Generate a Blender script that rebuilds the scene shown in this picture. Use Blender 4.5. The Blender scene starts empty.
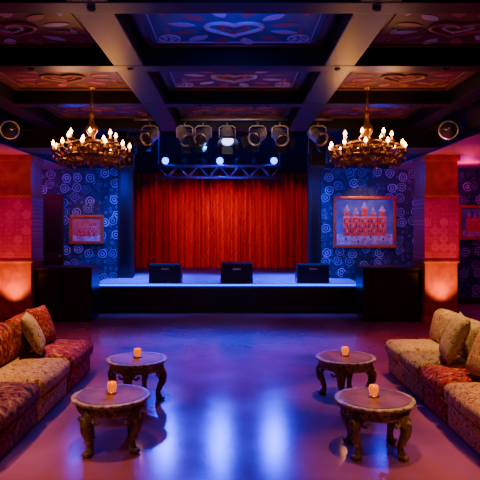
import bpy, bmesh, math, random
from mathutils import Vector, Matrix, Euler
random.seed(7)
S=bpy.context.scene
# ---------------------------------------------------------------- materials
def newmat(name):
    m=bpy.data.materials.new(name); m.use_nodes=True
    nt=m.node_tree; b=nt.nodes['Principled BSDF']; return m,nt,b
def mat(name,col,rough=.5,metal=0,emit=None,es=0,col2=None,nscale=6,bump=0,bscale=40,spec=.5,sheen=0):
    m,nt,b=newmat(name)
    b.inputs['Base Color'].default_value=(*col,1); b.inputs['Roughness'].default_value=rough
    b.inputs['Metallic'].default_value=metal; b.inputs['Specular IOR Level'].default_value=spec
    if sheen: b.inputs['Sheen Weight'].default_value=sheen
    if emit: b.inputs['Emission Color'].default_value=(*emit,1); b.inputs['Emission Strength'].default_value=es
    tc=nt.nodes.new('ShaderNodeTexCoord')
    if col2:
        n=nt.nodes.new('ShaderNodeTexNoise'); n.inputs['Scale'].default_value=nscale; n.inputs['Detail'].default_value=6
        r=nt.nodes.new('ShaderNodeValToRGB'); r.color_ramp.elements[0].color=(*col,1); r.color_ramp.elements[1].color=(*col2,1)
        r.color_ramp.elements[0].position=.38; r.color_ramp.elements[1].position=.62
        nt.links.new(tc.outputs['Object'],n.inputs['Vector']); nt.links.new(n.outputs['Fac'],r.inputs[0]); nt.links.new(r.outputs[0],b.inputs['Base Color'])
    if bump:
        n=nt.nodes.new('ShaderNodeTexNoise'); n.inputs['Scale'].default_value=bscale; n.inputs['Detail'].default_value=4
        bp=nt.nodes.new('ShaderNodeBump'); bp.inputs['Strength'].default_value=bump; bp.inputs['Distance'].default_value=.02
        nt.links.new(tc.outputs['Object'],n.inputs['Vector']); nt.links.new(n.outputs['Fac'],bp.inputs['Height']); nt.links.new(bp.outputs[0],b.inputs['Normal'])
    return m
def kilim(name,cols,scale=7,seed=0):
    """patterned upholstery: diamond motifs broken up by woven noise"""
    m,nt,b=newmat(name); N=nt.nodes; L=nt.links
    b.inputs['Roughness'].default_value=.9; b.inputs['Specular IOR Level'].default_value=.15
    tc=N.new('ShaderNodeTexCoord'); mp=N.new('ShaderNodeMapping'); mp.inputs['Location'].default_value=(seed*1.7,seed*.9,seed*.37)
    L.new(tc.outputs['Object'],mp.inputs['Vector'])
    v=N.new('ShaderNodeTexVoronoi'); v.distance='MANHATTAN'; v.inputs['Scale'].default_value=scale; v.inputs['Randomness'].default_value=.6
    L.new(mp.outputs[0],v.inputs['Vector'])
    n=N.new('ShaderNodeTexNoise'); n.inputs['Scale'].default_value=scale*1.6; n.inputs['Detail'].default_value=7; n.inputs['Roughness'].default_value=.7; L.new(mp.outputs[0],n.inputs['Vector'])
    k=N.new('ShaderNodeMath'); k.operation='MULTIPLY'; k.inputs[1].default_value=9; L.new(v.outputs['Distance'],k.inputs[0])
    s=N.new('ShaderNodeMath'); s.operation='SINE'; L.new(k.outputs[0],s.inputs[0])
    a=N.new('ShaderNodeMath'); a.operation='MULTIPLY_ADD'; a.inputs[1].default_value=.14; L.new(s.outputs[0],a.inputs[0]); L.new(n.outputs['Fac'],a.inputs[2])
    r=N.new('ShaderNodeValToRGB'); cr=r.color_ramp; cr.interpolation='LINEAR'
    pos=[.32+.38*i/(len(cols)-1) for i in range(len(cols))]
    cr.elements[0].position=pos[0]; cr.elements[0].color=(*cols[0],1); cr.elements[1].position=pos[-1]; cr.elements[1].color=(*cols[-1],1)
    for i in range(1,len(cols)-1):
        e=cr.elements.new(pos[i]); e.color=(*cols[i],1)
    L.new(a.outputs[0],r.inputs[0]); L.new(r.outputs[0],b.inputs['Base Color'])
    bp=N.new('ShaderNodeBump'); bp.inputs['Strength'].default_value=.5; bp.inputs['Distance'].default_value=.01
    L.new(a.outputs[0],bp.inputs['Height']); L.new(bp.outputs[0],b.inputs['Normal'])
    return m
def rosette(name,base,c1,c2,scale=2.2,rand=.7,rough=.6,freq=26,rad=.42,warp=.05):
    """wall covering with ornate round medallions (petalled rings)"""
    m,nt,b=newmat(name); N=nt.nodes; L=nt.links
    b.inputs['Roughness'].default_value=rough
    tc=N.new('ShaderNodeTexCoord'); sx=N.new('ShaderNodeSeparateXYZ'); cx=N.new('ShaderNodeCombineXYZ')
    L.new(tc.outputs['Object'],sx.inputs[0]); L.new(sx.outputs['X'],cx.inputs['X']); L.new(sx.outputs['Z'],cx.inputs['Y'])
    nz=N.new('ShaderNodeTexNoise'); nz.inputs['Scale'].default_value=11; nz.inputs['Detail'].default_value=4; L.new(cx.outputs[0],nz.inputs['Vector'])
    def layer(sc,fr,rd,off):
        mp=N.new('ShaderNodeMapping'); mp.inputs['Location'].default_value=(off,off,0); L.new(cx.outputs[0],mp.inputs['Vector'])
        v=N.new('ShaderNodeTexVoronoi'); v.voronoi_dimensions='2D'; v.inputs['Scale'].default_value=sc; v.inputs['Randomness'].default_value=rand
        L.new(mp.outputs[0],v.inputs['Vector'])
        w=N.new('ShaderNodeMath'); w.operation='MULTIPLY_ADD'; w.inputs[1].default_value=warp*4; L.new(nz.outputs['Fac'],w.inputs[0]); L.new(v.outputs['Distance'],w.inputs[2])
        k=N.new('ShaderNodeMath'); k.operation='MULTIPLY'; k.inputs[1].default_value=fr; L.new(w.outputs[0],k.inputs[0])
        s=N.new('ShaderNodeMath'); s.operation='SINE'; L.new(k.outputs[0],s.inputs[0])
        g=N.new('ShaderNodeMapRange'); g.inputs[1].default_value=-.1; g.inputs[2].default_value=.9; L.new(s.outputs[0],g.inputs[0])
        l=N.new('ShaderNodeMath'); l.operation='LESS_THAN'; l.inputs[1].default_value=rd; L.new(v.outputs['Distance'],l.inputs[0])
        h=N.new('ShaderNodeSeparateColor'); L.new(v.outputs['Color'],h.inputs[0])
        o=N.new('ShaderNodeMath'); o.operation='MULTIPLY'; L.new(g.outputs[0],o.inputs[0]); L.new(l.outputs[0],o.inputs[1])
        o2=N.new('ShaderNodeMath'); o2.operation='MULTIPLY'; L.new(o.outputs[0],o2.inputs[0]); L.new(h.outputs[0],o2.inputs[1]); return o2
    A=layer(scale,freq,rad,0); Bq=layer(scale*2.1,freq*.8,rad*.9,3.3)
    m1=N.new('ShaderNodeMix'); m1.data_type='RGBA'; m1.inputs[6].default_value=(*base,1); m1.inputs[7].default_value=(*c2,1); L.new(Bq.outputs[0],m1.inputs[0])
    m2=N.new('ShaderNodeMix'); m2.data_type='RGBA'; m2.inputs[7].default_value=(*c1,1); L.new(m1.outputs[2],m2.inputs[6]); L.new(A.outputs[0],m2.inputs[0])
    L.new(m2.outputs[2],b.inputs['Base Color']); return m

M=dict(
 black=mat('black_paint',(.006,.006,.008),.45),
 blackgloss=mat('black_lacquer',(.006,.005,.006),.3,col2=(.010,.007,.007)),
 grille=mat('speaker_grille',(.004,.004,.005),.7,bump=.6,bscale=160),
 beam=mat('stained_beam_wood',(.005,.004,.010),.42,col2=(.009,.005,.014),nscale=3,bump=.05,spec=.22),
 trim=mat('gilded_moulding',(.10,.035,.02),.4,.3),
 plaster=mat('dark_plaster',(.03,.011,.012),.7,col2=(.02,.008,.009)),
 soffit=mat('soffit_plaster',(.50,.12,.25),.6),
 dark=mat('matte_black_wall',(.004,.004,.006),.8),
 iron=mat('bronze_iron',(.12,.055,.02),.35,.85,col2=(.26,.13,.045),nscale=20),
 bulb=mat('candle_bulb',(1,.6,.25),.3,emit=(1,.42,.08),es=28),
 sleeve=mat('candle_sleeve',(.6,.35,.15),.5,emit=(1,.35,.05),es=.6),
 steel=mat('brushed_aluminium',(.55,.55,.58),.35,.9),
 can=mat('fixture_grey',(.5,.49,.50),.35,.5),
 lens=mat('fixture_lens',(.02,.02,.03),.08),
 litlens=mat('lit_fixture_lens',(.5,.6,1),.2,emit=(.35,.5,1),es=5),
 bluelens=mat('blue_lens',(.0,.02,1),.2,emit=(.0,.03,1),es=16),
 led=mat('blue_led_strip',(.0,.02,.6),.3,emit=(.0,.06,1),es=6),  # added glow for the blue-lit edge of the stage lip
 curtain=mat('red_velvet',(.62,.002,.010),.8,bump=.1,bscale=60,spec=.15),
 deck=mat('stage_deck_paint',(.02,.10,.75),.45,col2=(.015,.08,.6),nscale=2,spec=.3),  # blue of the stage lights put into the deck colour
 wood=mat('carved_dark_wood',(.06,.028,.010),.45,col2=(.28,.15,.06),nscale=14,bump=.5,bscale=50),
 woodtop=mat('table_top_wood',(.14,.050,.012),.40,col2=(.28,.11,.03),nscale=5,spec=.2),
 edge=mat('distressed_table_edge',(.11,.06,.02),.5,col2=(.55,.37,.15),nscale=26,bump=.6,bscale=60),
 votive=mat('amber_glass',(.5,.07,.0),.12,emit=(1,.15,.0),es=1.1),
 brass=mat('brass',(.6,.32,.1),.3,.9),
 flame=mat('candle_flame',(1,.7,.3),.4,emit=(1,.4,.06),es=6),
 upl=mat('orange_lens',(1,.4,.05),.3,emit=(1,.2,.01),es=8),
 colred=mat('column_plaster',(.40,.10,.015),.6,col2=(.27,.06,.012),nscale=5,bump=.2,bscale=14),
 goldframe=mat('picture_frame_red_gold',(.50,.10,.02),.35,.3,col2=(.6,.2,.04),nscale=25),
 door=mat('door_wood',(.02,.008,.006),.4),
 pblue=mat('ceiling_paint_blue',(.02,.025,.38),.55,col2=(.035,.035,.48),nscale=3),
 pblue2=mat('ceiling_ornament_light_blue',(.36,.30,.85),.5),
 pred=mat('ceiling_paint_red',(.11,.008,.03),.55,col2=(.055,.008,.07),nscale=3),
 pred2=mat('ceiling_ornament_mauve',(.28,.05,.17),.5),
 pvio=mat('ceiling_paint_violet',(.08,.010,.13),.55,col2=(.04,.010,.18),nscale=3),
 porange=mat('ceiling_paint_rust',(.13,.010,.016),.55,col2=(.07,.007,.022),nscale=3),
 porange2=mat('ceiling_ornament_gold',(.18,.055,.03),.5),
)
M['wallblue']=rosette('blue_medallion_wallpaper',(.005,.008,.06),(.36,.42,.85),(.08,.12,.5),scale=3.2,freq=34,rad=.38)
M['damask']=rosette('magenta_damask',(.30,.010,.09),(.60,.06,.26),(.45,.03,.17),scale=6,rand=.15,freq=30,rad=.5,warp=.03)
def floor_mat():
    m,nt,b=newmat('polished_stained_concrete'); N=nt.nodes; L=nt.links
    tc=N.new('ShaderNodeTexCoord'); n=N.new('ShaderNodeTexNoise'); n.inputs['Scale'].default_value=1.3; n.inputs['Detail'].default_value=8
    L.new(tc.outputs['Object'],n.inputs['Vector'])
    r=N.new('ShaderNodeValToRGB'); r.color_ramp.elements[0].color=(.22,.052,.10,1); r.color_ramp.elements[1].color=(.30,.075,.14,1)
    r.color_ramp.elements[0].position=.35; r.color_ramp.elements[1].position=.65
    L.new(n.outputs['Fac'],r.inputs[0]); L.new(r.outputs[0],b.inputs['Base Color'])
    b.inputs['Specular IOR Level'].default_value=.35
    q=N.new('ShaderNodeMapRange'); q.inputs[3].default_value=.11; q.inputs[4].default_value=.25; L.new(n.outputs['Fac'],q.inputs[0]); L.new(q.outputs[0],b.inputs['Roughness'])
    bp=N.new('ShaderNodeBump'); bp.inputs['Strength'].default_value=.09; n2=N.new('ShaderNodeTexNoise'); n2.inputs['Scale'].default_value=5
    L.new(tc.outputs['Object'],n2.inputs['Vector']); L.new(n2.outputs['Fac'],bp.inputs['Height']); L.new(bp.outputs[0],b.inputs['Normal'])
    return m
M['floor']=floor_mat()
# ---------------------------------------------------------------- mesh builder
class B:
    def __init__(s,name): s.name=name; s.bm=bmesh.new(); s.m=[]
    def mi(s,mm):
        if mm not in s.m: s.m.append(mm)
        return s.m.index(mm)
    def _fin(s,verts,mm,smooth,mtx=None):
        i=s.mi(mm); fs=set()
        if mtx is not None:
            for v in verts: v.co=mtx@v.co
        for v in verts:
            for f in v.link_faces: fs.add(f)
        for f in fs: f.material_index=i; f.smooth=smooth
        return verts
    def box(s,lo,hi,mm,bev=0,mtx=None):
        lo=Vector(lo);hi=Vector(hi)
        r=bmesh.ops.create_cube(s.bm,size=1); vs=r['verts']; c=(lo+hi)/2; d=hi-lo
        for v in vs: v.co=Vector((v.co.x*d.x,v.co.y*d.y,v.co.z*d.z))+c
        if bev:
            es=set(e for v in vs for e in v.link_edges)
            rr=bmesh.ops.bevel(s.bm,geom=list(es),offset=bev,segments=2,affect='EDGES',profile=.6)
            vs=list(set(v for f in rr['faces'] for v in f.verts)|set(v for v in vs if v.is_valid))
        return s._fin(vs,mm,False,mtx)
    def tube(s,pts,rad,mm,seg=8,closed=False,flat=1,mtx=None):
        pts=[Vector(p) for p in pts]; n=len(pts)
        if not isinstance(rad,(list,tuple)): rad=[rad]*n
        rings=[];up=None
        for i,p in enumerate(pts):
            if closed: t=pts[(i+1)%n]-pts[i-1]
            else: t=pts[min(i+1,n-1)]-pts[max(i-1,0)]
            t.normalize()
            if up is None:
                up=Vector((0,0,1)) if abs(t.z)<.9 else Vector((1,0,0))
            u=t.cross(up)
            if u.length<1e-4: u=t.cross(Vector((0,1,0)))
            u.normalize(); w=u.cross(t).normalized()
            up=w
            rings.append([s.bm.verts.new(p+rad[i]*(math.cos(a)*u+math.sin(a)*w*flat)) for a in [2*math.pi*k/seg for k in range(seg)]])
        vs=[v for r in rings for v in r]
        for i in range(n if closed else n-1):
            a=rings[i];b=rings[(i+1)%n]
            for k in range(seg): s.bm.faces.new((a[k],a[(k+1)%seg],b[(k+1)%seg],b[k]))
        if not closed: s.bm.faces.new(rings[0][::-1]); s.bm.faces.new(rings[-1])
        return s._fin(vs,mm,True,mtx)
    def cyl(s,a,b,r,mm,seg=16,r2=None,mtx=None):
        v=s.tube([a,b],[r,r if r2 is None else r2],mm,seg,mtx=mtx)
        for x in v:
            for f in x.link_faces:
                if len(f.verts)>4: f.smooth=False
        return v
    def lathe(s,prof,o,mm,seg=32,mtx=None,sx=1,sy=1):
        o=Vector(o);rings=[]
        for r,z in prof:
            rings.append([s.bm.verts.new(o+Vector((max(r,1e-4)*math.cos(2*math.pi*k/seg)*sx,max(r,1e-4)*math.sin(2*math.pi*k/seg)*sy,z))) for k in range(seg)])
        for a,b in zip(rings,rings[1:]):
            for k in range(seg): s.bm.faces.new((a[k],a[(k+1)%seg],b[(k+1)%seg],b[k]))
        s.bm.faces.new(rings[0][::-1]); s.bm.faces.new(rings[-1])
        return s._fin([v for r in rings for v in r],mm,True,mtx)
    def ball(s,c,r,mm,sc=(1,1,1),mtx=None,u=12,v=8):
        q=bmesh.ops.create_uvsphere(s.bm,u_segments=u,v_segments=v,radius=r)['verts']
        for x in q: x.co=Vector((x.co.x*sc[0],x.co.y*sc[1],x.co.z*sc[2]))+Vector(c)
        return s._fin(q,mm,True,mtx)
    def prism(s,poly,ax,lo,hi,mm,mtx=None):
        """extrude 2-D polygon along axis ax"""
        def P(a,b,t):
            return {'X':(t,a,b),'Y':(a,t,b),'Z':(a,b,t)}[ax]
        A=[s.bm.verts.new(P(a,b,lo)) for a,b in poly]; C=[s.bm.verts.new(P(a,b,hi)) for a,b in poly]
        n=len(poly)
        s.bm.faces.new(A); s.bm.faces.new(C[::-1])
        for k in range(n): s.bm.faces.new((A[k],C[k],C[(k+1)%n],A[(k+1)%n]))
        return s._fin(A+C,mm,False,mtx)
    def cushion(s,c,h,r,mm,puff=(0,0,0),mtx=None):
        """soft rounded box; half sizes h, corner radius r, outward puff per axis"""
        def axis(hh):
            rr=min(r,hh*.95)
            a=[-hh,-hh+rr*.3,-hh+rr*.65,-hh+rr]; m=[-hh+rr+(2*(hh-rr))*k/5 for k in range(1,5)]
            return a+m+[-x for x in a[::-1]]
        ax=[axis(x) for x in h]; vs={}
        def V(p):
            k=tuple(round(x,5) for x in p)
            if k in vs: return vs[k]
            q=Vector(p); inn=Vector([max(-(h[i]-min(r,h[i]*.95)),min(h[i]-min(r,h[i]*.95),q[i])) for i in range(3)])
            d=q-inn
            o=inn.copy()
            if d.length>0: 
                rr=[min(r,h[i]*.95) for i in range(3)]
                dn=Vector([d[i]/rr[i] for i in range(3)]).normalized()
                o+=Vector([dn[i]*rr[i] for i in range(3)])
            n=[p[i]/h[i] for i in range(3)]
            for i in range(3):
                j,k2=(i+1)%3,(i+2)%3
                o[i]+=n[i]*puff[i]*(1-n[j]**2)*(1-n[k2]**2)
            v=s.bm.verts.new(o+Vector(c)); vs[k]=v; return v
        for i in range(3):
            j,k=(i+1)%3,(i+2)%3
            for sg in (-1,1):
                for a in range(len(ax[j])-1):
                    for b in range(len(ax[k])-1):
                        q=[]
                        for (da,db) in ((0,0),(1,0),(1,1),(0,1)):
                            p=[0,0,0];p[i]=sg*h[i];p[j]=ax[j][a+da];p[k]=ax[k][b+db];q.append(V(p))
                        if sg<0:q=q[::-1]
                        try:s.bm.faces.new(q)
                        except ValueError:pass
        return s._fin(list(vs.values()),mm,True,mtx)
    def done(s,loc=(0,0,0),rot=(0,0,0),parent=None):
        bmesh.ops.recalc_face_normals(s.bm,faces=s.bm.faces[:])
        me=bpy.data.meshes.new(s.name); s.bm.to_mesh(me); s.bm.free()
        for mm in s.m: me.materials.append(mm)
        o=bpy.data.objects.new(s.name,me); S.collection.objects.link(o); o.location=loc; o.rotation_euler=rot
        if parent: o.parent=parent
        return o
def copyobj(o,loc,rot=None):
    n=o.copy(); S.collection.objects.link(n); n.location=loc
    if rot: n.rotation_euler=rot
    return n
def light(kind,name,loc,col,power,target=None,angle=60,blend=.6,rad=.05):
    l=bpy.data.lights.new(name,kind); l.color=col; l.energy=power
    l.shadow_soft_size=rad
    if kind=='SPOT': l.spot_size=math.radians(angle); l.spot_blend=blend
    o=bpy.data.objects.new(name,l); S.collection.objects.link(o); o.location=loc
    if target is not None: o.rotation_euler=(Vector(target)-Vector(loc)).to_track_quat('-Z','Y').to_euler()
    return o
def simplebox(name,lo,hi,mm,bev=0):
    b=B(name); b.box(lo,hi,mm,bev); return b.done()
# ---------------------------------------------------------------- room shell
XL,XR,Y0,YW=-7.2,7.2,-3.0,14.0
ZB,ZC=3.70,3.92
simplebox('floor',(XL-.2,Y0-.2,-.2),(XR+.2,18.4,0),M['floor'])
simplebox('wall_left',(XL-.2,Y0,0),(XL,YW+.2,4.2),M['plaster'])
simplebox('wall_right',(XR,Y0,0),(XR+.2,YW+.2,4.2),M['plaster'])
simplebox('wall_rear',(XL,Y0-.2,0),(XR,Y0,4.2),M['plaster'])
OL,OR=-2.53,1.85      # stage opening
b=B('wall_front_left'); b.box((XL,YW,0),(OL-.37,YW+.2,4.9),M['wallblue']); b.done()
b=B('wall_front_right'); b.box((OR+.32,YW,0),(XR,YW+.2,4.9),M['wallblue']); b.done()
b=B('trim_proscenium')
for a,c in ((OL-.37,OL),(OR,OR+.32)):
    b.box((a,YW-.04,.66),(c,YW+.25,4.9),M['black'],.02)
    b.box((a+.08,YW-.06,.9),(c-.08,YW-.04,3.3),M['blackgloss'],.008)
b.done()
simplebox('wall_stage_left',(-3.8,YW+.26,0),(-3.6,18.2,4.9),M['dark'])
simplebox('wall_stage_right',(2.9,YW+.26,0),(3.1,18.2,4.9),M['dark'])
simplebox('wall_stage_back',(-3.8,18.2,0),(3.1,18.4,4.9),mat('stage_back_wall',(.01,.015,.06),.8))
simplebox('ceiling_stage',(-3.8,10.46,4.9),(3.1,18.4,5.0),M['dark'])
b=B('ceiling'); b.box((-4.06,Y0,ZC),(3.82,10.45,ZC+.15),M['beam']); b.done()
b=B('ceiling_beams')
LB=[(-1.34,-1.0),(1.0,1.34),(-3.5,-3.2),(3.15,3.45)]
TB=[(.7,.94),(2.58,2.82),(4.47,4.71),(6.22,6.46),(8.13,8.35),(10.2,10.45)]
for a,c in LB: b.box((a,Y0,ZB+.004),(c,10.44,ZC+.02),M['beam'],.012)
for a,c in TB: b.box((-4.06,a,ZB),(3.82,c,ZC+.02),M['beam'],.012)
b.done()
b=B('trim_header_left'); b.box((-4.71,Y0,3.37),(-4.06,YW,4.3),M['plaster']); b.box((-4.06,Y0,3.36),(-4.02,10.4,3.5),M['beam'],.01); b.box((-4.71,Y0,3.36),(-4.06,YW,3.37),M['soffit']); b.done()
b=B('trim_header_right'); b.box((3.82,Y0,3.37),(4.47,YW,4.3),M['plaster']); b.box((3.78,Y0,3.36),(3.82,10.4,3.5),M['beam'],.01); b.box((3.82,Y0,3.36),(4.47,YW,3.37),M['soffit']); b.done()
simplebox('ceiling_aisle_left',(XL,Y0,3.40),(-4.71,YW,3.6),M['soffit'])
simplebox('ceiling_aisle_right',(4.47,Y0,3.40),(XR,YW,3.6),M['soffit'])
b=B('ceiling_soffit')
b.box((-4.06,10.46,3.4),(-2.9,YW,4.9),M['dark']); b.box((2.17,10.46,3.4),(3.82,YW,4.9),M['dark']); b.done()
simplebox('wall_above_beam',(-2.9,10.46,3.93),(2.17,10.56,4.9),M['dark'])
def heart(cx,cy,s):
    P=[]
    for k in range(36):
        t=2*math.pi*k/36
        P.append((cx+s*1.35*(16*math.sin(t)**3)/16, cy-s*(13*math.cos(t)-5*math.cos(2*t)-2*math.cos(3*t)-math.cos(4*t))/16))
    return P
def leaf(cx,cy,a,r0,r1,w,ex):
    P=[]
    for k in range(17):
        t=k/16; P.append((r0+(r1-r0)*t, w*math.sin(math.pi*t)**.8))
    for k in range(15,0,-1):
        t=k/16; P.append((r0+(r1-r0)*t,-w*math.sin(math.pi*t)**.8))
    return [(cx+ex*(x*math.cos(a)-y*math.sin(a)), cy+(x*math.sin(a)+y*math.cos(a))) for x,y in P]
def panel(x0,x1,y0,y1,base,orn,orn2):
    b=B('ceiling_painting'); z=ZC
    b.box((x0,y0,z-.012),(x1,y1,z-.001),base)
    w=.07
    for lo,hi in (((x0,y0),(x1,y0+w)),((x0,y1-w),(x1,y1)),((x0,y0+w),(x0+w,y1-w)),((x1-w,y0+w),(x1,y1-w))):
        b.box((lo[0],lo[1],z-.04),(hi[0],hi[1],z-.004),M['trim'],.01)
    cx,cy=(x0+x1)/2,(y0+y1)/2+.16; zz=z-.014
    def loop(P,r,o=orn): b.tube([(x,y,zz) for x,y in P],r,o,6,closed=True)
    loop(heart(cx,cy,.21),.026); loop(heart(cx,cy,.11),.018,orn2)
    for k in range(12):
        a=2*math.pi*k/12+.26; b.prism(leaf(cx,cy,a,.30,.52,.05,1.3),'Z',zz-.004,zz+.002,orn2 if k%2 else orn)
    for k in range(4):
        ccx=cx+(-1 if k%2 else 1)*(x1-x0)*.36; ccy=cy-.16+(-1 if k//2 else 1)*(y1-y0)*.33
        loop([(ccx+.11*math.cos(t*math.pi/8),ccy+.11*math.sin(t*math.pi/8)) for t in range(16)],.012)
        for j in range(5): b.prism(leaf(ccx,ccy,2*math.pi*j/5,.02,.09,.02,1),'Z',zz-.004,zz+.002,orn)
        b.prism(leaf(ccx,ccy,math.pi*(.5 if k//2 else 1.5),.13,.3,.03,1),'Z',zz-.004,zz+.002,orn2)
    g=.13; loop([(x0+g,y0+g),(x1-g,y0+g),(x1-g,y1-g),(x0+g,y1-g)],.009)
    return b.done()
rows=[(.94,2.58),(2.82,4.47),(4.71,6.22),(6.46,8.13),(8.35,10.2)]
CT=[('pblue','pblue2','pred2')]*3+[('pvio','pblue2','pred2'),('porange','porange2','pred2')]
ST=[('pred','pred2','pblue2')]*3+[('pred','porange2','pred2'),('porange','porange2','pred2')]
for i,(a,c) in enumerate(rows):
    g=.05
    for (x0,x1),t in (((-1,1),CT[i]),((-3.2,-1.34),ST[i]),((1.34,3.15),ST[i])):
        panel(x0+g,x1-g,a+g,c-g,M[t[0]],M[t[1]],M[t[2]])
def column(x0,x1):
    b=B('column'); y0,y1=11.2,11.85
    b.box((x0,y0,0),(x1,y1,3.36),M['colred'])
    b.box((x0-.02,y0-.02,1.25),(x1+.02,y1+.02,2.52),M['damask'],.008)
    for z in (1.2,2.52): b.box((x0-.035,y0-.035,z),(x1+.035,y1+.035,z+.06),M['colred'],.015)
    b.box((x0-.04,y0-.04,0),(x1+.04,y1+.04,.14),M['colred'],.012)
    b.box((x0-.04,y0-.04,3.24),(x1+.04,y1+.04,3.36),M['colred'],.02)
    return b.done()
column(-4.71,-4.06); column(3.82,4.47)
b=B('door_1'); b.box((-4.87,YW-.062,0),(-4.25,YW-.002,2.74),M['door'],.01)
for z0,z1 in ((.2,1.1),(1.3,2.55)):
    b.box((-4.80,YW-.075,z0),(-4.32,YW-.06,z1),M['blackgloss'],.006)
b.ball((-4.33,YW-.1,1.2),.03,M['brass']); b.done()
simplebox('baseboard_front_right',(2.2,YW-.03,0),(7.2,YW,.16),M['black'],.005)
simplebox('baseboard_front_left',(-7.2,YW-.03,0),(-4.9,YW,.16),M['black'],.005)
# ---------------------------------------------------------------- stage
b=B('stage_platform')
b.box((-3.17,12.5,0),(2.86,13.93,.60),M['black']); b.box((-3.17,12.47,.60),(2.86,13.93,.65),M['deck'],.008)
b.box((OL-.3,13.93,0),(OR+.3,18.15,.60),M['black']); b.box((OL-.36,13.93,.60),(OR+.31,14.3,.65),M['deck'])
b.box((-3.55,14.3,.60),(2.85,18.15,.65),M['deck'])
b.box((-3.15,12.458,.612),(2.84,12.47,.644),M['led'])  # added glowing strip along the lip
n=10
for k in range(n):
    x=-3.17+k*6.03/n
    b.box((x+.03,12.485,.05),(x+6.03/n-.03,12.5,.56),M['blackgloss'],.006)
b.done()
b=B('stage_curtain'); bm=b.bm
nx,nz=640,10; X0,X1=-3.45,2.6; grid=[]
for j in range(nz+1):
    z=.66+(3.62-.66)*j/nz; row=[]
    for i in range(nx+1):
        u=i/nx; x=X0+(X1-X0)*u; ph=2*math.pi*x/.23+1.2*math.sin(x*2.3)+.25*math.sin(j*.5+x*4)
        amp=.13*(1-.3*j/nz)+.03*math.sin(x*5.1)
        y=17.4+amp*math.sin(ph)+.02*math.sin(ph*.5+1)
        row.append(bm.verts.new((x+.025*math.sin(ph*.5),y,z)))
    grid.append(row)
for j in range(nz):
    for i in range(nx): bm.faces.new((grid[j][i],grid[j][i+1],grid[j+1][i+1],grid[j+1][i]))
b._fin([v for r in grid for v in r],M['curtain'],True)
b.cyl((X0-.1,17.4,3.64),(X1+.1,17.4,3.64),.03,M['black'],10)
b.done()
def monitor(x,y,z,w=.72,h=.44,d=.48):
    b=B('stage_monitor'); w2=w/2
    b.prism([(0,0),(d,0),(d,.12),(.16,h),(0,h*.93)],'X',-w2,w2,M['black'])
    b.box((-w2+.03,-.012,.03),(w2-.03,0,h*.88),M['grille'],.004)
    for sx in (-1,1):
        b.box((sx*w2-.012,.05,.03),(sx*w2+.012,.2,.1),M['steel'],.004)
    b.box((-.09,-.02,.30),(.09,-.012,.34),M['steel'],.003)
    return b.done((x,y,z))
monitor(-1.57,12.72,.65); monitor(.06,12.66,.65,.72,.47); monitor(1.8,12.72,.65)
def cabinet(x0,x1,split):
    b=B('subwoofer_cabinet'); y0,y1,h=11.3,12.0,1.07
    for a,c in ((x0,split),(split,x1)):
        b.box((a+.004,y0,.03),(c-.004,y1,h),M['blackgloss'],.015)
        b.box((a+.05,y0-.014,.09),(c-.05,y0,h-.07),M['grille'],.006)
        for sx in (a+.07,c-.07):
            b.cyl((sx,y0+.08,0),(sx,y0+.08,.04),.025,M['black'],10); b.cyl((sx,y1-.08,0),(sx,y1-.08,.04),.025,M['black'],10)
    b.box((x0,y0-.02,h),(x1,y1,h+.035),M['black'],.008)
    return b.done()
cabinet(-3.98,-2.87,-3.47); cabinet(2.6,3.76,2.78)
# ---------------------------------------------------------------- pictures
def picture(x0,x1,z0,z1,kind):
    b=B('framed_painting'); y=YW-.002; f=.075
    cv=mat('canvas_sky',(.04,.07,.30) if kind else (.40,.13,.12),.6,col2=(.10,.15,.42) if kind else (.5,.25,.14),nscale=4)
    red=mat('painted_building',(.55,.02,.02),.6,col2=(.75,.16,.10),nscale=16); wh=mat('painted_snow',(.5,.48,.62),.6,col2=(.25,.2,.4),nscale=9); dk=mat('painted_windows',(.05,.03,.1),.6)
    b.box((x0+f*.6,y-.03,z0+f*.6),(x1-f*.6,y-.001,z1-f*.6),cv)
    for lo,hi in (((x0,z0),(x1,z0+f)),((x0,z1-f),(x1,z1)),((x0,z0+f),(x0+f,z1-f)),((x1-f,z0+f),(x1,z1-f))):
        b.box((lo[0],y-.06,lo[1]),(hi[0],y-.001,hi[1]),M['goldframe'],.012)
    a0,a1,c0,c1=x0+f,x1-f,z0+f,z1-f; W=a1-a0;H=c1-c0
    def q(u0,v0,u1,v1,mm,dy): b.box((a0+u0*W,y-.03-dy,c0+v0*H),(a0+u1*W,y-.029,c0+v1*H),mm)
    def tri(u0,u1,v0,v1,mm,dy): b.prism([(a0+u0*W,c0+v0*H),(a0+u1*W,c0+v0*H),(a0+(u0+u1)/2*W,c0+v1*H)],'Y',y-.03-dy,y-.029,mm)
    q(.01,.01,.99,.24,wh,.002); q(.12,.2,.88,.62,red,.003)
    for u,tp in ((.14,.74),(.30,.68),(.45,.80),(.60,.68),(.76,.74)):
        q(u,.2,u+.1,tp,red,.004); tri(u-.01,u+.11,tp,tp+.15,wh if kind else red,.004)
    q(.13,.60,.87,.625,wh,.005)
    for k in range(14):
        for v in (.28,.39,.5): q(.135+k*.053,v,.155+k*.053,v+.06,dk if (k+int(v*10))%3 else wh,.006)
    for k in range(9): b.ball((a0+(.06+.11*k)*W,y-.034,c0+(.08+.05*(k%3))*H),.02*H,dk if k%2 else red,(1,.2,1.6))
    return b.done()
picture(-4.1,-3.25,1.5,2.225,0); picture(2.47,4.04,1.4,2.69,1); picture(5.6,6.7,1.6,2.47,1)
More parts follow.
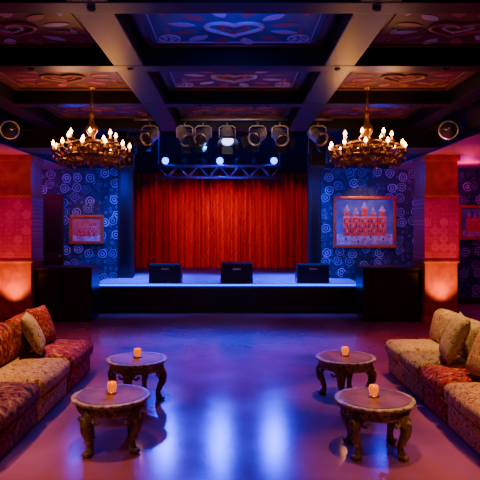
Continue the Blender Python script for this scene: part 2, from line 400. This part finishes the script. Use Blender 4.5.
# ---------------------------------------------------------------- chandeliers
def chandelier():
    b=B('chandelier'); I=M['iron']
    b.lathe([(.0,-.42),(.03,-.41),(.05,-.37),(.02,-.33),(.08,-.28),(.14,-.22),(.12,-.14),(.05,-.08),(.04,.02),(.08,.08),(.09,.13),(.04,.2),(.025,.3),(.05,.33),(.02,.37),(0,.38)],(0,0,0),I,20)
    for k in range(4):
        z=.385+.09*k
        b.tube([(.02*math.cos(t*math.pi/4)*(1 if k%2 else .01)+(0),.02*math.cos(t*math.pi/4)*(.01 if k%2 else 1),z+.05*math.sin(t*math.pi/4)) for t in range(8)],.007,I,6,closed=True)
    b.cyl((0,0,.36),(0,0,.72),.008,I,6)
    b.lathe([(0,.65),(.02,.65),(.06,.68),(.075,.705),(0,.705)],(0,0,.02),I,20)
    def arms(n,R,zc,off,drop):
        for k in range(n):
            a=2*math.pi*k/n+off; ca,sa=math.cos(a),math.sin(a)
            P=[]
            for t in range(11):
                u=t/10; r=.06+(R-.06)*u; z=zc-.06-drop*math.sin(math.pi*min(1,u*1.02))*(1-.25*u)+.05*u
                P.append((r*ca,r*sa,z))
            b.tube(P,[.018-.006*u/10 for u in range(11)],I,7)
            for rr,sg in ((.45,1),(.75,-1)):
                r=.06+(R-.06)*rr; z0=zc-.06-drop*math.sin(math.pi*rr)*(1-.25*rr)+.05*rr
                Q=[]
                for t in range(9):
                    th=t/8*1.7*math.pi; q=.065*(1-t/11)
                    Q.append(((r+q*math.sin(th))*ca,(r+q*math.sin(th))*sa,z0+sg*(.065-q*math.cos(th))))
                b.tube(Q,[.014-.001*t for t in range(9)],I,5)
            x,y,z=P[-1]
            b.lathe([(.0,-.02),(.018,-.015),(.045,.012),(.05,.02),(.03,.022),(.02,.03)],(x,y,z),I,14)
            b.cyl((x,y,z+.025),(x,y,z+.08),.014,M['sleeve'],10)
            b.lathe([(.004,0),(.018,.012),(.026,.03),(.018,.05),(.006,.07),(.001,.08)],(x,y,z+.08),M['bulb'],10)
            b.tube([(x,y,z-.02),(x,y,z-.06)],.004,I,5); b.ball((x,y,z-.08),.018,M['brass'],(1,1,1.6),u=8,v=6)
    arms(11,.53,-.22,.15,.13); arms(7,.34,-.06,.4,.10)
    for R,z,r in ((.42,-.29,.016),(.47,-.14,.008),(.24,-.08,.011)):
        b.tube([(R*math.cos(t*math.pi/20),R*math.sin(t*math.pi/20),z) for t in range(40)],r,I,8,closed=True,flat=2)
    for k in range(22):
        a=2*math.pi*k/22; b.tube([(.42*math.cos(a),.42*math.sin(a),-.29),(.48*math.cos(a),.48*math.sin(a),-.22),(.47*math.cos(a),.47*math.sin(a),-.13)],[.012,.02,.004],I,5)
        b.tube([(.42*math.cos(a),.42*math.sin(a),-.29),(.3*math.cos(a),.3*math.sin(a),-.36),(.1*math.cos(a),.1*math.sin(a),-.36)],[.01,.008,.006],I,5)
    return b.done((0,0,0))
ch=chandelier(); CL=[(-2.03,8.0,3.195),(1.9,8.0,3.195)]
ch.location=CL[0]; copyobj(ch,CL[1],(0,0,.3))
for (x,y,z) in CL:
    for k in range(4):
        a=math.pi/4+k*math.pi/2
        light('POINT','chandelier_glow',(x+.42*math.cos(a),y+.42*math.sin(a),z+.03),(1,.38,.09),12,rad=.06)
# ---------------------------------------------------------------- stage lighting
for xa,xb in ((-1.78,-1.37),(-.97,.97),(1.37,1.75)):
    b=B('lighting_bar'); b.cyl((xa,10.0,3.84),(xb,10.0,3.84),.024,M['steel'],12)
    for x in (xa+.06,xb-.06): b.cyl((x,10.0,3.84),(x,10.0,3.905),.012,M['black'],8)
    b.done()
def spotfix(x,y,z,yaw,pitch,s=1,lens='lens',col='can'):
    """theatre fresnel hanging from pipe: clamp, yoke, ribbed body, barn doors"""
    b=B('stage_spotlight')
    b.box((-.03,-.03,-.07),(.03,.03,-.026),M['black'],.006); b.cyl((0,0,-.12),(0,0,-.05),.012,M['steel'],8)
    b.tube([(-.13*s,0,-.30*s),(-.13*s,0,-.14*s),(-.08*s,0,-.115),(.08*s,0,-.115),(.13*s,0,-.14*s),(.13*s,0,-.30*s)],.012,M[col],6)
    T=Matrix.Translation((0,0,-.28*s))@Euler((pitch,0,yaw)).to_matrix().to_4x4()@Matrix.Rotation(math.pi/2,4,'X')
    b.lathe([(.04,-.2),(.08,-.19),(.09,-.14),(.085,-.13),(.1,-.12),(.1,-.07),(.095,-.06),(.105,-.05),(.105,.08),(.12,.09),(.12,.12),(.1,.12),(.095,.1)],(0,0,0),M[col],20,mtx=T@Matrix.Scale(s,4))
    b.lathe([(0,.101),(.095,.101),(.095,.104),(.05,.116),(0,.12)],(0,0,0),M[lens],20,mtx=T@Matrix.Scale(s,4))
    for k in range(4):
        R=Matrix.Rotation(k*math.pi/2,4,'Z')@Matrix.Translation((0,.115,.12))@Matrix.Rotation(-.5,4,'X')
        b.box((-.09,-.004,0),(.09,.004,.12),M['black'],mtx=T@Matrix.Scale(s,4)@R)
    return b.done((x,y,z))
for x,yaw,p,ln in ((-1.5,-.5,.5,'lens'),(-.88,.6,.7,'lens'),(-.55,-.4,.6,'lens'),(-.12,.1,.9,'litlens'),(.42,-.6,.5,'lens'),(.82,.4,.7,'lens'),(1.5,.6,.55,'lens')):
    spotfix(x,10.0,3.84,yaw,p,1.1,ln)
b=B('lighting_truss'); y=15.0; z0,z1=3.26,3.56; xa,xb=-2.05,1.25
for yy in (y-.13,y+.13):
    for zz in (z0,z1): b.cyl((xa,yy,zz),(xb,yy,zz),.026,M['steel'],10)
    n=12
    for k in range(n):
        x0=xa+(xb-xa)*k/n; x1=xa+(xb-xa)*(k+1)/n
        b.cyl((x0,yy,z0 if k%2 else z1),(x1,yy,z1 if k%2 else z0),.014,M['steel'],6)
for k in range(7):
    x=xa+(xb-xa)*k/6
    for zz in (z0,z1): b.cyl((x,y-.13,zz),(x,y+.13,zz),.012,M['steel'],6)
for x in (xa+.03,xb-.03): b.cyl((x,y,z1),(x,y,4.9),.02,M['steel'],8)
b.done()
def movinghead(x,y,z,lens='bluelens',tilt=.15):
    b=B('moving_head_light')
    b.box((-.1,-.09,-.11),(.1,.09,-.05),M['black'],.01)
    for sx in (-1,1): b.box((sx*.125-.015,-.05,-.09),(sx*.125+.015,.05,.06),M['black'],.008)
    b.lathe([(.03,-.12),(.07,-.1),(.105,.0),(.105,.08),(.09,.09)],(0,0,.05),M['black'],18,mtx=Matrix.Rotation(math.pi/2+tilt,4,'X'))
    b.lathe([(0,.092),(.09,.092),(.08,.104),(0,.112)],(0,0,.05),M[lens],18,mtx=Matrix.Rotation(math.pi/2+tilt,4,'X'))
    return b.done((x,y,z))
for x in (-1.82,-.375,1.06): movinghead(x,15.0,3.705)
for x in (-1.35,-.85,.1,.58): movinghead(x,15.0,3.705,'lens',.6)
def hangspk(x,y,z,top):
    b=B('loudspeaker')
    b.prism([(-.16,-.19),(.16,-.19),(.11,.16),(-.11,.16)],'Z',-.3,.3,M['black']); b.box((-.14,-.205,-.27),(.14,-.19,.27),M['grille'],.006)
    b.cyl((0,0,.3),(0,0,top-z),.014,M['steel'],8); b.tube([(-.17,0,0),(-.18,0,.33),(.18,0,.33),(.17,0,0)],.012,M['steel'],6)
    return b.done((x,y,z))
hangspk(-2.2,11.6,3.45,4.9); hangspk(1.72,11.6,3.45,4.9)
def wallspot(x,y,z,sg):
    b=B('wall_spotlight')
    b.cyl((0,0,.0),(-sg*.16,0,0),.018,M['steel'],8); b.cyl((0,0,0),(-sg*.02,0,0),.07,M['black'],16)
    T=Matrix.Translation((-sg*.24,0,-.02))@Euler((.25,0,-sg*.5)).to_matrix().to_4x4()@Matrix.Rotation(math.pi/2,4,'X')
    b.lathe([(.05,-.2),(.12,-.16),(.16,-.02),(.16,.12),(.13,.13)],(0,0,0),M['black'],20,mtx=T)
    b.tube([(.148*math.cos(t*math.pi/12),.148*math.sin(t*math.pi/12),.13) for t in range(24)],.010,M['steel'],6,closed=True,mtx=T)
    b.lathe([(0,.131),(.12,.131),(.11,.145),(0,.155)],(0,0,0),M['lens'],20,mtx=T)
    return b.done((x,y,z))
wallspot(-4.02,9.4,3.58,-1); wallspot(3.78,9.2,3.54,1)
def wallspk(x,y,z,sg):
    b=B('wall_loudspeaker'); b.box((-.13,-.15,-.11),(.13,.15,.11),M['black'],.02); b.box((-.11,-.162,-.09),(.11,-.15,.09),M['grille'],.004)
    b.box((sg*.13,-.03,-.03),(sg*.2,.03,.03),M['steel'],.004); return b.done((x-sg*.2,y,z))
wallspk(3.82,10.0,3.80,1)
# ---------------------------------------------------------------- coffee tables
def table():
    b=B('coffee_table'); H=.45
    b.lathe([(.0,H-.035),(.30,H-.035),(.325,H-.028),(.34,H-.012),(.335,H-.002),(.325,H),(.29,H)],(0,0,0),M['edge'],48)
    b.lathe([(.0,H-.01),(.295,H-.01),(.295,H+.003),(.285,H+.004),(.27,H+.001),(0,H+.001)],(0,0,0),M['woodtop'],48)
    b.lathe([(.24,H-.12),(.275,H-.12),(.285,H-.105),(.275,H-.09),(.28,H-.06),(.30,H-.04),(.30,H-.03),(.24,H-.03)],(0,0,0),M['edge'],48)
    for k in range(28):
        a=2*math.pi*k/28; b.ball((.282*math.cos(a),.282*math.sin(a),H-.075),.017,M['edge'],(1,1,1.3),u=8,v=6)
    for k in range(4):
        R=Matrix.Rotation(math.pi/4+k*math.pi/2+.12,4,'Z')
        b.tube([(.235,0,H-.05),(.262,0,H-.12),(.295,0,H-.18),(.292,0,H-.24),(.262,0,H-.30),(.243,0,H-.355),(.248,0,H-.40),(.275,0,H-.425)],
               [.05,.058,.05,.043,.034,.028,.032,.026],M['wood'],12,mtx=R)
        b.ball((.318,0,H-.15),.026,M['edge'],(.7,1.3,1.4),mtx=R,u=10,v=8)
        b.ball((.30,0,H-.21),.02,M['edge'],(.9,1.2,1.2),mtx=R,u=10,v=8)
        b.cushion((.268,0,.022),(.045,.036,.022),.02,M['wood'],mtx=R)
        for sg in (-1,1):
            P=[]
            for t in range(10):
                th=t/9*1.6*math.pi; q=.035*(1-t/13); P.append((.268,sg*(.075+q*math.cos(th)),H-.14-q*math.sin(th)))
            b.tube(P,[.016-.0011*t for t in range(10)],M['edge'],6,mtx=R)
        b.ball((.275,0,H-.33),.018,M['edge'],(1,1.4,.7),mtx=R,u=8,v=6)
    return b.done()
def votive():
    b=B('votive_candle')
    b.lathe([(0,0),(.03,0),(.038,.006),(.038,.012),(.026,.016),(.032,.03),(.042,.055),(.043,.075),(.037,.098),(.033,.098),(.038,.075),(.03,.03),(0,.028)],(0,0,0),M['votive'],20)
    b.lathe([(.036,0),(.046,.002),(.046,.01),(.034,.014)],(0,0,0),M['brass'],20)
    b.cyl((0,0,.028),(0,0,.05),.02,M['sleeve'],10)
    b.lathe([(.001,0),(.008,.012),(.006,.028),(.001,.045)],(0,0,.052),M['flame'],8)
    return b.done()
TL=[(-1.07,4.88,.1),(-1.08,6.24,.5),(1.2,4.78,-.15),(1.26,6.32,.3)]
t0=table(); v0=votive()
for i,(x,y,r) in enumerate(TL):
    if i==0: t0.location=(x,y,0); t0.rotation_euler=(0,0,r); v0.location=(x,y+.03,.452)
    else: copyobj(t0,(x,y,0),(0,0,r)); copyobj(v0,(x,y+.03,.452))
    light('POINT','candle_glow',(x,y+.03,.66),(1,.3,.05),1.3,rad=.03)
# ---------------------------------------------------------------- sofas
RED=[(.03,.006,.006),(.22,.010,.008),(.42,.03,.010),(.10,.015,.010),(.50,.18,.05)]
DRED=[(.02,.006,.004),(.13,.012,.007),(.25,.05,.015),(.05,.02,.010),(.28,.14,.05)]
TAN=[(.18,.09,.03),(.46,.30,.12),(.54,.39,.18),(.28,.15,.05),(.58,.45,.24)]
OLV=[(.07,.045,.014),(.24,.15,.06),(.34,.23,.10),(.15,.055,.02),(.38,.27,.12)]
ORG=[(.15,.04,.012),(.45,.19,.05),(.52,.31,.10),(.26,.07,.02),(.54,.36,.15)]
def sofa(sg,xf,ys,kinds,backk):
    """sg=-1 left sofa (faces +X) , +1 right sofa (faces -X); xf = seat front x"""
    b=B('sectional_sofa')
    D=.78
    for i in range(len(ys)-1):
        y1,y0=ys[i],ys[i+1]; c=(y0+y1)/2; h=(y1-y0)/2-.006
        mk=kinds[i]; mb=backk[i]
        xc=xf+sg*D/2
        b.cushion((xc+sg*.02,c,.135),(D/2-.01,h-.005,.125),.03,mk,(.01,.0,0))
        b.cushion((xc,c,.345),(D/2+.015,h,.095),.07,mk,(.02,.0,.02))
        b.tube([(xf-sg*.0,c-h*.94,.262),(xf-sg*.02,c,.262),(xf,c+h*.94,.262)],.008,mb,6)
        xb=xf+sg*(D+.08)
        b.cushion((xb,c,.40),(.11,h,.36),.06,mb,(.01,0,.01))
        T=Matrix.Translation((xf+sg*(D-.09),c,.63))@Matrix.Rotation(sg*.22,4,'Y')
        b.cushion((0,0,0),(.105,h*.97,.215),.09,mb,(.035,0,.015),mtx=T)
    for y in (ys[0]-.1,ys[-1]+.1):
        for x in (xf+sg*.1,xf+sg*(D+.1)): b.cyl((x,y,0),(x,y,.03),.03,M['black'],10)
    return b.done()
k=kilim
Rk=[k('kilim_red_a',RED,8,1),k('kilim_tan_a',TAN,9,2),k('kilim_darkred_a',DRED,7,3),k('kilim_olive_a',OLV,8,4)]
sofa(-1,-1.86,[7.4,6.35,5.37,4.35,3.3,2.3],[Rk[0],k('kilim_orange_a',ORG,9,8),Rk[2],Rk[0],Rk[2]],[k('kilim_red_b',RED,6,5),k('kilim_red_c',RED,7,6),Rk[2],Rk[0],Rk[2]])
sofa(1,2.0,[7.4,6.72,6.02,5.35,4.4,3.4,2.4],[Rk[1],Rk[3],k('kilim_red_d',RED,7,9),k('kilim_orange_b',ORG,8,10),Rk[1],Rk[3]],[k('kilim_tan_b',TAN,6,11),k('kilim_tan_c',TAN,7,12),Rk[3],Rk[1],Rk[1],Rk[3]])
def pillow(loc,rot,mm,s=.24):
    b=B('throw_pillow'); n=12; bm=b.bm; V={}
    for sd in (-1,1):
        for i in range(n+1):
            for j in range(n+1):
                u=-1+2*i/n; v=-1+2*j/n; ed=(1-abs(u)**3.0)*(1-abs(v)**3.0)
                t=.34*max(ed,0)**.55; pin=1-.07*(1-abs(u*v))*max(abs(u),abs(v))**4
                key=(i,j,sd) if 0<i<n and 0<j<n else (i,j,0)
                if key not in V: V[key]=bm.verts.new((sd*t*s if key[2] else 0,u*pin*s,v*pin*s))
    for sd in (-1,1):
        for i in range(n):
            for j in range(n):
                q=[V[(a,c,sd) if 0<a<n and 0<c<n else (a,c,0)] for a,c in ((i,j),(i+1,j),(i+1,j+1),(i,j+1))]
                bm.faces.new(q if sd>0 else q[::-1])
    b._fin(list(V.values()),mm,True)
    return b.done(loc,rot)
pillow((-2.31,6.45,.69),(0,-.45,.25),k('kilim_tan_p',TAN,11,21))
pillow((-2.40,6.98,.69),(0,-.38,-.15),k('kilim_red_p',RED,14,22))
pillow((2.38,6.05,.72),(0,.42,-.2),k('kilim_tan_q',TAN,12,23),.27)
pillow((2.42,5.35,.69),(0,.40,.15),k('kilim_org_q',ORG,12,24))
def uplight(x,y):
    b=B('floor_uplight'); b.cyl((0,0,0),(0,0,.02),.09,M['black'],20)
    b.lathe([(.06,.02),(.085,.06),(.085,.16),(.075,.16)],(0,0,0),M['black'],20); b.lathe([(0,.14),(.075,.14),(.075,.15),(0,.155)],(0,0,0),M['upl'],20)
    b.done((x,y,0)); 
for x in (-4.385,4.145):
    uplight(x,10.95); light('SPOT','uplight_beam',(x,10.86,.2),(1,.20,.0),260,(x,11.3,1.9),80,.9,.05)
# ---------------------------------------------------------------- lights
BL=(.0,.0,1)
for x in (-1.82,-.375,1.06):
    light('SPOT','stage_blue_beam',(x,14.83,3.76),BL,1500,(x*.5-.2,8.5,0),38,.9,.15)
for x,t,u in ((-1.5,-.9,9.0),(-.5,-.1,6.0),(.4,-.1,9.0),(1.5,.8,9.0)):
    light('SPOT','bar_blue_wash',(x,9.75,3.4),(0,.0,1),1400,(t,u,0),58,1,.35)
light('SPOT','cyan_pool',(-.5,9.9,3.4),(.0,.25,1),700,(-.6,11.6,0),46,.8,.05)
for x,p in ((-2.2,160),(-1.2,270),(-.3,400),(.6,270),(1.7,160)):
    light('SPOT','curtain_red_wash',(x*.95,15.6,4.6),(1,.0,.0),p,(x*1.05,17.45,1.5),52,.9,.05)
for x in (-2.4,-1.4,.9,1.8): light('SPOT','deck_blue_wash',(x,13.2,4.4),(.0,.06,1),1700,(x*1.1,13.7,.6),56,.8,.1)
light('POINT','stage_blue_fill',(-.3,14.6,4.3),BL,90,rad=.1)
for x,tx in ((-3.4,-3.7),(2.9,3.1)):
    light('SPOT','wall_blue_wash',(x,11.7,3.3),(.01,.03,1),130,(tx,14,1.9),95,.9,.1)
for x,sx in ((-4.385,-1),(4.145,1)):
    light('SPOT','column_magenta_wash',(x-sx*.9,8.6,3.6),(1,.0,.35),190,(x,11.2,1.9),22,.8,.08)
    light('SPOT','column_top_wash',(x-sx*.9,8.6,3.5),(1,.25,.05),25,(x,11.2,2.9),26,.8,.08)
    light('POINT','stage_side_blue',(x-sx*1.0,11.9,3.0),(0,.0,1),34,rad=.08)
    for y in (7.5,10.0,12.8): light('POINT','aisle_pink',(x+sx*1.2,y,3.1),(1,.0,.30),28,rad=.1)
def downlight(x,y,p,col=(1,.58,.25),tx=0,ty=0,a=85):  # added fill: spot with a small made-up ceiling fitting
    b=B('recessed_downlight'); b.lathe([(.025,-.001),(.035,-.001),(.035,-.012),(.03,-.014),(.025,-.008)],(0,0,0),M['black'],16); b.done((x,y,ZB))
    light('SPOT','downlight_beam',(x,y,ZB-.04),col,p,(x+tx,y+ty,0),a,.9,.06)
for y in (4.59,6.34): 
    downlight(-2.3,y,620,tx=-.4,a=54); downlight(2.4,y,620,tx=.4,a=54)
downlight(-2.1,2.7,360,(1,.48,.2),ty=.5,a=70); downlight(2.2,2.7,360,(1,.48,.2),ty=.5,a=70)
downlight(-1.17,4.59,330,a=27); downlight(1.17,4.59,330,a=27); downlight(-1.17,6.34,260,a=25); downlight(1.17,6.34,260,a=25)
downlight(-2.6,8.24,420,(1,.25,.06),a=75); downlight(2.6,8.24,420,(1,.25,.06),a=75)
downlight(-.5,8.24,36,(1,.8,.75),ty=9,a=90); downlight(.5,8.24,36,(1,.8,.75),ty=9,a=90)  # added to brighten the fixtures on the lighting bar
light('SPOT','picture_light',(3.2,13.0,3.35),(1,.45,.2),90,(3.2,14,2.0),70,.8,.05)
light('SPOT','picture_light',(-3.7,13.0,3.35),(1,.35,.12),50,(-3.7,14,1.9),50,.8,.05)
for y in (2.7,4.65): light('SPOT','ceiling_cove_blue',(0,y,3.62),(.06,.06,1),36,(0,y+1.25,3.92),110,.9,.1)  # added unseen blue fill that brightens the ceiling paintings
W=bpy.data.worlds.new('World'); S.world=W; W.use_nodes=True
W.node_tree.nodes['Background'].inputs[0].default_value=(.25,.12,.2,1); W.node_tree.nodes['Background'].inputs[1].default_value=.02
# ---------------------------------------------------------------- camera
c=bpy.data.cameras.new('camera'); c.lens=42; c.sensor_width=36; c.shift_x=.0125; c.shift_y=-.025
co=bpy.data.objects.new('camera',c); S.collection.objects.link(co); co.location=(0,0,1.9); co.rotation_euler=(math.pi/2,0,0)
S.camera=co
